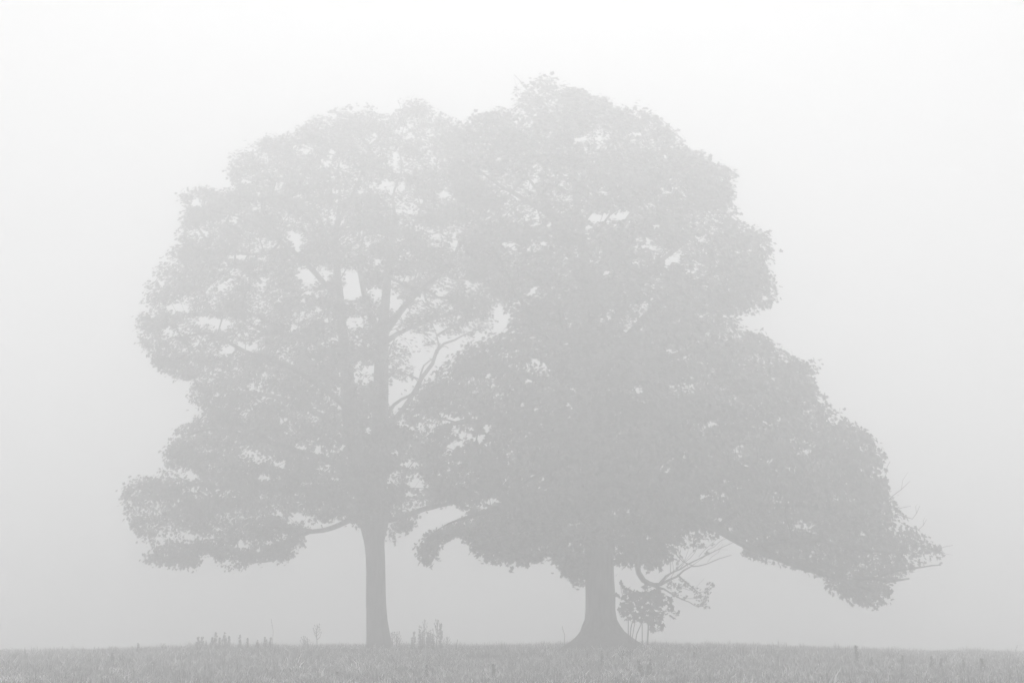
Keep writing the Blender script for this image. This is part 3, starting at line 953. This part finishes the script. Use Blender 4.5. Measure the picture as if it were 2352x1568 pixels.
sp['kind'] = 'stuff'

# ------------------------------------------------------------------ seedlings beside the stout trunk
SY = 55.2
sb = P(1468, 1478, SY)
sap = link('sapling', None, loc=(sb[0], SY, float(ground(sb[0], SY))))
sap['label'] = 'bushy clump of thin-stemmed sycamore seedlings right beside the stout flared trunk'
sap['category'] = 'sapling'
so = np.array(sap.location)
STEMS = [[(1447, 1478, 1.5), (1448, 1460, 1.4), (1451, 1432, 1.2), (1465, 1411, 1), (1475, 1385, .8)],
         [(1444, 1476, 1.3, .3), (1443, 1445, 1.2, .3), (1443, 1420, 1, .3), (1440, 1395, .8, .3)],
         [(1459, 1480, 1.3, -.2), (1463, 1454, 1.2, -.2), (1472, 1434, 1.1, -.2), (1474, 1412, .9, -.2), (1480, 1380, .7, -.2)],
         [(1475, 1480, 1.3, .1), (1475, 1450, 1.2, .1), (1474, 1425, 1, .1), (1466, 1390, .8, .1)],
         [(1487, 1480, 2, .1), (1489, 1440, 1.7, .1), (1491, 1415, 1.4, .1), (1500, 1390, 1.1, .1), (1505, 1365, .8, .1)],
         [(1450, 1478, 1.1, .4), (1456, 1440, 1, .4), (1458, 1425, .9, .4), (1450, 1380, .8, .4)],
         [(1443, 1420, .9, .2), (1430, 1400, .8, .2), (1425, 1385, .6, .2)],
         [(1440, 1390, .7, .2), (1428, 1360, .6, .2), (1425, 1330, .5, .2)],
         [(1495, 1410, 1.1, 0), (1520, 1405, .9, 0), (1545, 1400, .7, 0), (1556, 1410, .5, 0)],
         [(1500, 1395, 1, -.1), (1520, 1375, .8, -.1), (1532, 1368, .6, -.1)],
         [(1492, 1425, 1, -.1), (1515, 1430, .8, -.1), (1530, 1440, .6, -.1)]]
STEM_CHILDREN = []
for st in STEMS:
    rows = [(*P(q[0], q[1], SY + (q[3] if len(q) > 3 else 0)), q[2] * SY / F) for q in st]
    c = smooth_path(rows, 0.1)
    tb = Tubes()
    tb.add(c[:, :3] - so, c[:, 3], 6)
    link('stem', tb.mesh('stem', M_TWIG), sap)
SAP = np.array([(1418, 1404), (1430, 1385), (1430, 1362), (1445, 1345), (1455, 1352), (1470, 1362), (1482, 1347), (1495, 1348), (1520, 1362), (1540, 1368),
                (1545, 1392), (1558, 1402), (1562, 1418), (1545, 1420), (1535, 1415), (1522, 1422), (1525, 1436), (1535, 1443), (1525, 1446), (1510, 1450),
                (1498, 1448), (1488, 1432), (1478, 1426), (1455, 1428), (1440, 1422), (1422, 1418)], float)
got = []
tries = 0
while len(got) < 245 and tries < 90000:
    tries += 1
    x, y = r.uniform(1416, 1564), r.uniform(1344, 1452)
    if not inside(np.array([x]), np.array([y]), SAP)[0]:
        continue
    edge = edge_dist(np.array([x]), np.array([y]), SAP)[0]
    if x > 1525 and any(abs(x - a) < 6 and abs(y - b) < 5 for a, b, c_ in got):
        continue
    z = r.uniform(-.55, .55) * min(1, edge / 14 + .15)
    if any((x - a) ** 2 + (y - b) ** 2 + (70 * (z - c_)) ** 2 < 24 for a, b, c_ in got):
        continue
    got.append((x, y, z))
got += [(1421, 1369, 0), (1431, 1347, .1), (1426, 1338, .2), (1415, 1366, .1), (1437, 1352, 0)]
q = np.array(got)
n = len(q)
pos = Parr(q[:, 0], q[:, 1], SY + q[:, 2])
leaf_objects(sap, pos, r.normal(0, .5, (n, 3)) + np.array([0, -.55, .6]), r.uniform(0, 6.28, n), 0.205 * r.uniform(.7, 1.15, n), r)
tb = Tubes()
for p_ in pos:
    j = p_ + np.array([r.uniform(-.12, .12), r.uniform(-.1, .1), -r.uniform(.05, .16)])
    tb.add(np.array([j, (j + p_) / 2 + [0, 0, .015], p_]) - so, [.0025, .002, .0018], 3, cap=False)
pt = link('leaf_stalks', tb.mesh('leaf_stalks', M_TWIG), sap)
pt['kind'] = 'stuff'


# ------------------------------------------------------------------ weeds
def clump_mesh(r, n, rad, size, zlo, zhi):
    v, f, s = [], [], []
    k = 0
    for _ in range(n):
        a = r.uniform(0, 6.283)
        z = r.uniform(zlo, zhi)
        t = (z - zlo) / (zhi - zlo + 1e-6)
        rr = rad * (1 - 0.55 * t) * r.uniform(0.2, 1)
        c = np.array([rr * math.cos(a), rr * math.sin(a), z])
        sz = size * r.uniform(.6, 1.3)
        d = r.normal(0, 1, (3, 3))
        d /= np.linalg.norm(d, axis=1)[:, None]
        p = [c + d[0] * sz, c - d[0] * sz, c + d[1] * sz * .6, c + d[2] * sz * .6]
        v += p
        f += [k, k + 2, k + 3, k + 1, k + 3, k + 2, k, k + 1, k + 2, k, k + 3, k + 1]
        s += [3, 3, 3, 3]
        k += 4
    return v, f, s


weed_types = {}


def make_weed(kind, seed):
    """unit-height weed: list of (part name, mesh)"""
    r = np.random.default_rng(seed)
    parts = []
    st = Tubes()
    if kind == 'dock':
        pts = np.array([(0, 0, -.08), (.01, 0, .3), (.0, .01, .7), (r.uniform(-.03, .03), 0, 1.0)])
        st.add(smooth_path(np.column_stack([pts, [.014, .012, .008, .004]]), .1), [.016] * 0 or np.linspace(.015, .004, len(smooth_path(np.column_stack([pts, [0, 0, 0, 0]]), .1))), 5) if False else st.add(pts, [.015, .012, .009, .004], 5)
        parts.append(('stem', st.mesh('stem', M_WEED)))
        v, f, s = clump_mesh(r, 150, .12, .05, .2, 1.0)
        parts.append(('seed_head', mesh_np('seed_head', v, f, s, M_WEED)))
        for i in range(2):
            tb = Tubes()
            a = r.uniform(0, 6.28)
            h0 = r.uniform(.25, .4)
            e = np.array([.11 * math.cos(a), .11 * math.sin(a), h0 + .33])
            tb.add(np.array([(0, 0, h0), (.07 * math.cos(a), .07 * math.sin(a), h0 + .12), e]), [.008, .007, .003], 4)
            sm = tb.mesh('side_stem', M_WEED)
            parts.append(('side_stem', sm))
            v, f, s = clump_mesh(r, 36, .06, .04, h0 + .1, h0 + .36)
            v = [np.array(p) + np.array([.085 * math.cos(a), .085 * math.sin(a), 0]) for p in v]
            parts.append(('seed_head', mesh_np('seed_head', v, f, s, M_WEED)))
        for i in range(4):
            a = r.uniform(0, 6.28)
            h0 = r.uniform(.05, .3)
            d = np.array([math.cos(a), math.sin(a), 0])
            w = np.array([-math.sin(a), math.cos(a), 0]) * .04
            b0 = np.array([0, 0, h0])
            vv = [b0, b0 + d * .10 + w + [0, 0, .06], b0 + d * .24 + [0, 0, .0], b0 + d * .10 - w + [0, 0, .06]]
            parts.append(('leaf', mesh_np('leaf', vv, [0, 1, 2, 3], [4], M_WEED)))
    elif kind == 'branching':
        st.add(np.array([(0, 0, -.08), (.02, 0, .35), (-.01, 0, .7), (.01, 0, 1.0)]), [.020, .018, .015, .008], 5)
        parts.append(('stem', st.mesh('stem', M_WEED)))
        for i in range(9):
            a = i * 2.4 + r.uniform(-.4, .4)
            h0 = .45 + .05 * i
            L = .26 * (1 - .5 * (h0 - .45) / .45)
            d = np.array([math.cos(a), math.sin(a), 0])
            tb = Tubes()
            e = np.array([0, 0, h0]) + d * L * .75 + np.array([0, 0, L * 1.0])
            m = np.array([0, 0, h0]) + d * L * .55 + np.array([0, 0, L * .4])
            tb.add(np.array([(0, 0, h0), m, e]), [.013, .011, .007], 4)
            v, f, s = clump_mesh(r, 9, .03, .026, -.02, .03)
            tb.v.append(np.array(v) + e)
            tb.f.append(np.array(f) + tb.n)
            tb.s.append(np.array(s))
            tb.n += len(v)
            parts.append(('side_stem', tb.mesh('side_stem', M_WEED)))
        v, f, s = clump_mesh(r, 9, .03, .016, .96, 1.02)
        parts.append(('seed_head', mesh_np('seed_head', v, f, s, M_WEED)))
    else:                                                     # a single thin stalk
        b = r.uniform(-.12, .12)
        st.add(np.array([(0, 0, -.08), (b * .3, 0, .35), (b * -.4, .01, .65), (b, 0, 1.0)]), [.014, .013, .011, .007], 4)
        parts.append(('stem', st.mesh('stem', M_WEED)))
        v, f, s = clump_mesh(r, 12, .015, .018, .80, 1.0)
        v = [np.array(p) + np.array([b * .8, 0, 0]) for p in v]
        parts.append(('seed_head', mesh_np('seed_head', v, f, s, M_WEED)))
    return parts


for kind in ('dock', 'branching', 'stalk'):
    weed_types[kind] = [make_weed(kind, 40 + 7 * i) for i in range(4)]


def ground_at(px, py):
    """distance at which the ground shows at this point of the traced picture"""
    lo = None
    for Yt in np.arange(36, 60.5, 0.25):
        p = P(px, py, Yt)
        if p[2] <= float(ground(p[0], Yt)) + 0.14:
            return Yt
    return 58.5


# x, base y, height (picture units), kind, width factor, lean, label, group
G1 = 'weeds in the row along the crest left of the slim trunk'
G2 = 'weeds in the clump right of the slim trunk'
G3 = 'lone weeds in the foreground grass'
WEEDS = [
    (455, 1482, 18, 'dock', 1.5, 0, 'short seedy dock at the left end of the crest row', G1),
    (461, 1482, 19, 'dock', 1.3, .1, 'short dock second from the left end of the crest row', G1),
    (473, 1483, 12, 'dock', 1.5, 0, 'tiny dock between the left end pair and the tall crest docks', G1),
    (487, 1482, 18, 'dock', 1.3, 0, 'small dock touching the left side of a tall dock in the crest row', G1),
    (495, 1482, 28, 'dock', 1.2, 0, 'tall dock, left one of the two tallest docks in the crest row', G1),
    (501, 1482, 17, 'dock', 1.2, .1, 'small dock leaning just right of the left tall dock in the crest row', G1),
    (515, 1482, 29, 'dock', 1.2, 0, 'tall dock, right one of the two tallest docks in the crest row', G1),
    (521, 1483, 22, 'dock', 1.3, .15, 'medium dock against the right side of the right tall crest dock', G1),
    (549, 1482, 23, 'dock', 1.1, .05, 'upright dock standing alone right of the two tall crest docks', G1),
    (568, 1482, 16, 'dock', 1.1, 0, 'small dock, second one right of the two tall crest docks', G1),
    (591, 1481, 11, 'dock', 1.4, 0, 'squat dock, third one right of the two tall crest docks', G1),
    (608, 1481, 18, 'dock', 1.0, 0, 'narrow dock left of the thin pale stalk on the crest', G1),
    (612, 1481, 12, 'dock', 1.3, 0, 'squat dock in the middle of three just left of the thin pale stalk', G1),
    (620, 1481, 16, 'dock', 1.1, .05, 'narrow dock nearest the left side of the thin pale stalk', G1),
    (628, 1480, 56, 'stalk', .7, -.04, 'very thin tall pale stalk rising alone from the crest', G1),
    (698, 1480, 18, 'branching', 1.3, 0, 'small twiggy weed left of the tall forked dead stem', G1),
    (706, 1480, 13, 'branching', 1.4, 0, 'tiny twiggy weed nearest the left side of the tall forked dead stem', G1),
    (727, 1480, 44, 'branching', .8, 0, 'tall dead stem with forked top midway between dock row and slim trunk', G1),
    (306, 1487, 13, 'stalk', 1.4, .9, 'bent grass stalk leaning right on the far left crest', None),
    (317, 1499, 20, 'dock', .9, 0, 'small dark weed on the far left slope below the bent stalk', None),
    (374, 1492, 13, 'branching', 1.2, 0, 'faint twiggy weed between bent stalk and dock row', None),
    (901, 1482, 29, 'branching', 1.2, 0, 'twiggy weed touching the right foot of the slim trunk', G2),
    (909, 1482, 30, 'branching', 1.1, .05, 'twiggy weed second to the right of the slim trunk foot', G2),
    (917, 1482, 17, 'branching', 1.1, 0, 'short twiggy weed third to the right of the slim trunk foot', G2),
    (946, 1484, 19, 'dock', 1.2, 0, 'short dock at the left edge of the tall weed clump', G2),
    (951, 1482, 30, 'dock', .9, 0, 'slender dock second from the left in the tall weed clump', G2),
    (964, 1482, 43, 'dock', .7, 0, 'dense dock with thin curled tip, third from the left in the tall clump', G2),
    (969, 1482, 33, 'dock', .9, .05, 'leafy dock leaning between the curled-tip dock and the thin tall stem', G2),
    (975, 1482, 56, 'branching', .5, 0, 'thin tall bare stem in the left half of the weed clump', G2),
    (982, 1482, 29, 'dock', 1.0, 0, 'low dock right beside the thin tall bare stem', G2),
    (988, 1482, 35, 'dock', 1.0, 0, 'dock with a dense rounded top in the middle of the weed clump', G2),
    (996, 1483, 27, 'dock', 1.0, -.05, 'low dock left of the broad forked dead stem', G2),
    (1004, 1482, 56, 'branching', .75, 0, 'tallest weed with broad forked top in the right half of the clump', G2),
    (1012, 1482, 47, 'dock', .8, 0, 'dark tapering dock spire right of the broad forked stem', G2),
    (1024, 1482, 19, 'branching', 1.3, .1, 'short twiggy weed at the right edge of the tall clump', G2),
    (1045, 1482, 14, 'stalk', 2.0, .2, 'small nodding weed standing apart just right of the tall clump', G2),
    (1140, 1484, 12, 'stalk', 1.4, 0, 'tiny upright stalk alone on the crest between the trunks', None),
    (1298, 1478, 38, 'stalk', 1.2, -.05, 'wavy thin dead stalk left of the flared trunk foot', None),
    (257, 1521, 20, 'dock', 1.1, 0, 'dark weed low in the grass at the far left', G3),
    (774, 1562, 17, 'dock', 1.0, 0, 'dark weed at the bottom edge left of the slim trunk', G3),
    (980, 1552, 22, 'dock', .9, 0, 'dark weed in the foreground below the tall weed clump', G3),
    (1133, 1553, 24, 'dock', .9, 0, 'dark spiky weed in the foreground between the two trunks', G3),
    (1383, 1524, 26, 'dock', .7, 0, 'narrow grey weed in the grass straight below the stout trunk', G3),
    (1428, 1517, 20, 'branching', 1.2, .1, 'loose twiggy weed in the grass below the flared trunk right root', G3),
    (1448, 1507, 14, 'branching', 1.5, 0, 'faint low weed in the grass below the seedlings', G3),
    (1477, 1550, 30, 'dock', .8, -.22, 'dark weed leaning left, left stem of the V shaped foreground pair', G3),
    (1486, 1551, 34, 'dock', .8, .18, 'dark weed leaning right, right stem of the V shaped foreground pair', G3),
    (1520, 1535, 14, 'branching', 1.3, 0, 'small faint weed right of the V shaped foreground pair', G3),
    (1595, 1512, 12, 'dock', 1.2, 0, 'small faint weed in the grass right of the seedlings', G3),
    (1967, 1525, 37, 'dock', .75, 0, 'tallest dark dock in the grass at the right, reaching the crest', G3),
    (2001, 1532, 20, 'dock', .8, .05, 'dark weed just right of the tallest right hand dock', G3),
    (2073, 1526, 19, 'dock', .8, 0, 'thin weed alone between the tall right hand dock and the far right weeds', G3),
    (2144, 1535, 24, 'dock', 1.0, -.1, 'left weed of the close pair in the grass at the right', G3),
    (2161, 1535, 20, 'dock', .8, .05, 'right weed of the close pair in the grass at the right', G3),
    (2213, 1535, 22, 'dock', .8, 0, 'single thin weed left of the broad far right weed', G3),
    (2256, 1539, 24, 'dock', 1.3, 0, 'broad dark bushy weed at the far right', G3),
    (2333, 1501, 17, 'stalk', 1.3, .05, 'thin stalk on the crest at the right edge', None),
]
for i, (x, y, h, kind, wf, lean, lab, grp) in enumerate(WEEDS):
    Yt = ground_at(x, y) if y > 1486 else 58.6 + (i * 0.37) % 1.6
    p = P(x, y, Yt)
    z = float(ground(p[0], Yt))
    name = {'dock': 'dock_plant', 'branching': 'dead_weed', 'stalk': 'grass_stalk'}[kind]
    w = link(name, None, loc=(p[0], Yt, z))
    top = P(x, y - h, Yt)[2]
    hm_ = (top - z) * (1.05 if y < 1486 else 1.12)
    wf *= 1.0 if y < 1486 else 1.4
    w.scale = (hm_ * wf, hm_ * wf, hm_)
    rz = random.uniform(0, 6.28)
    w.rotation_euler = (Matrix.Rotation(lean, 3, 'Y') @ Matrix.Rotation(rz, 3, 'Z')).to_euler()
    w['label'] = lab
    w['category'] = 'weed'
    if grp:
        w['group'] = grp
    for pn, me in weed_types[kind][i % 4]:
        link(pn, me, w)
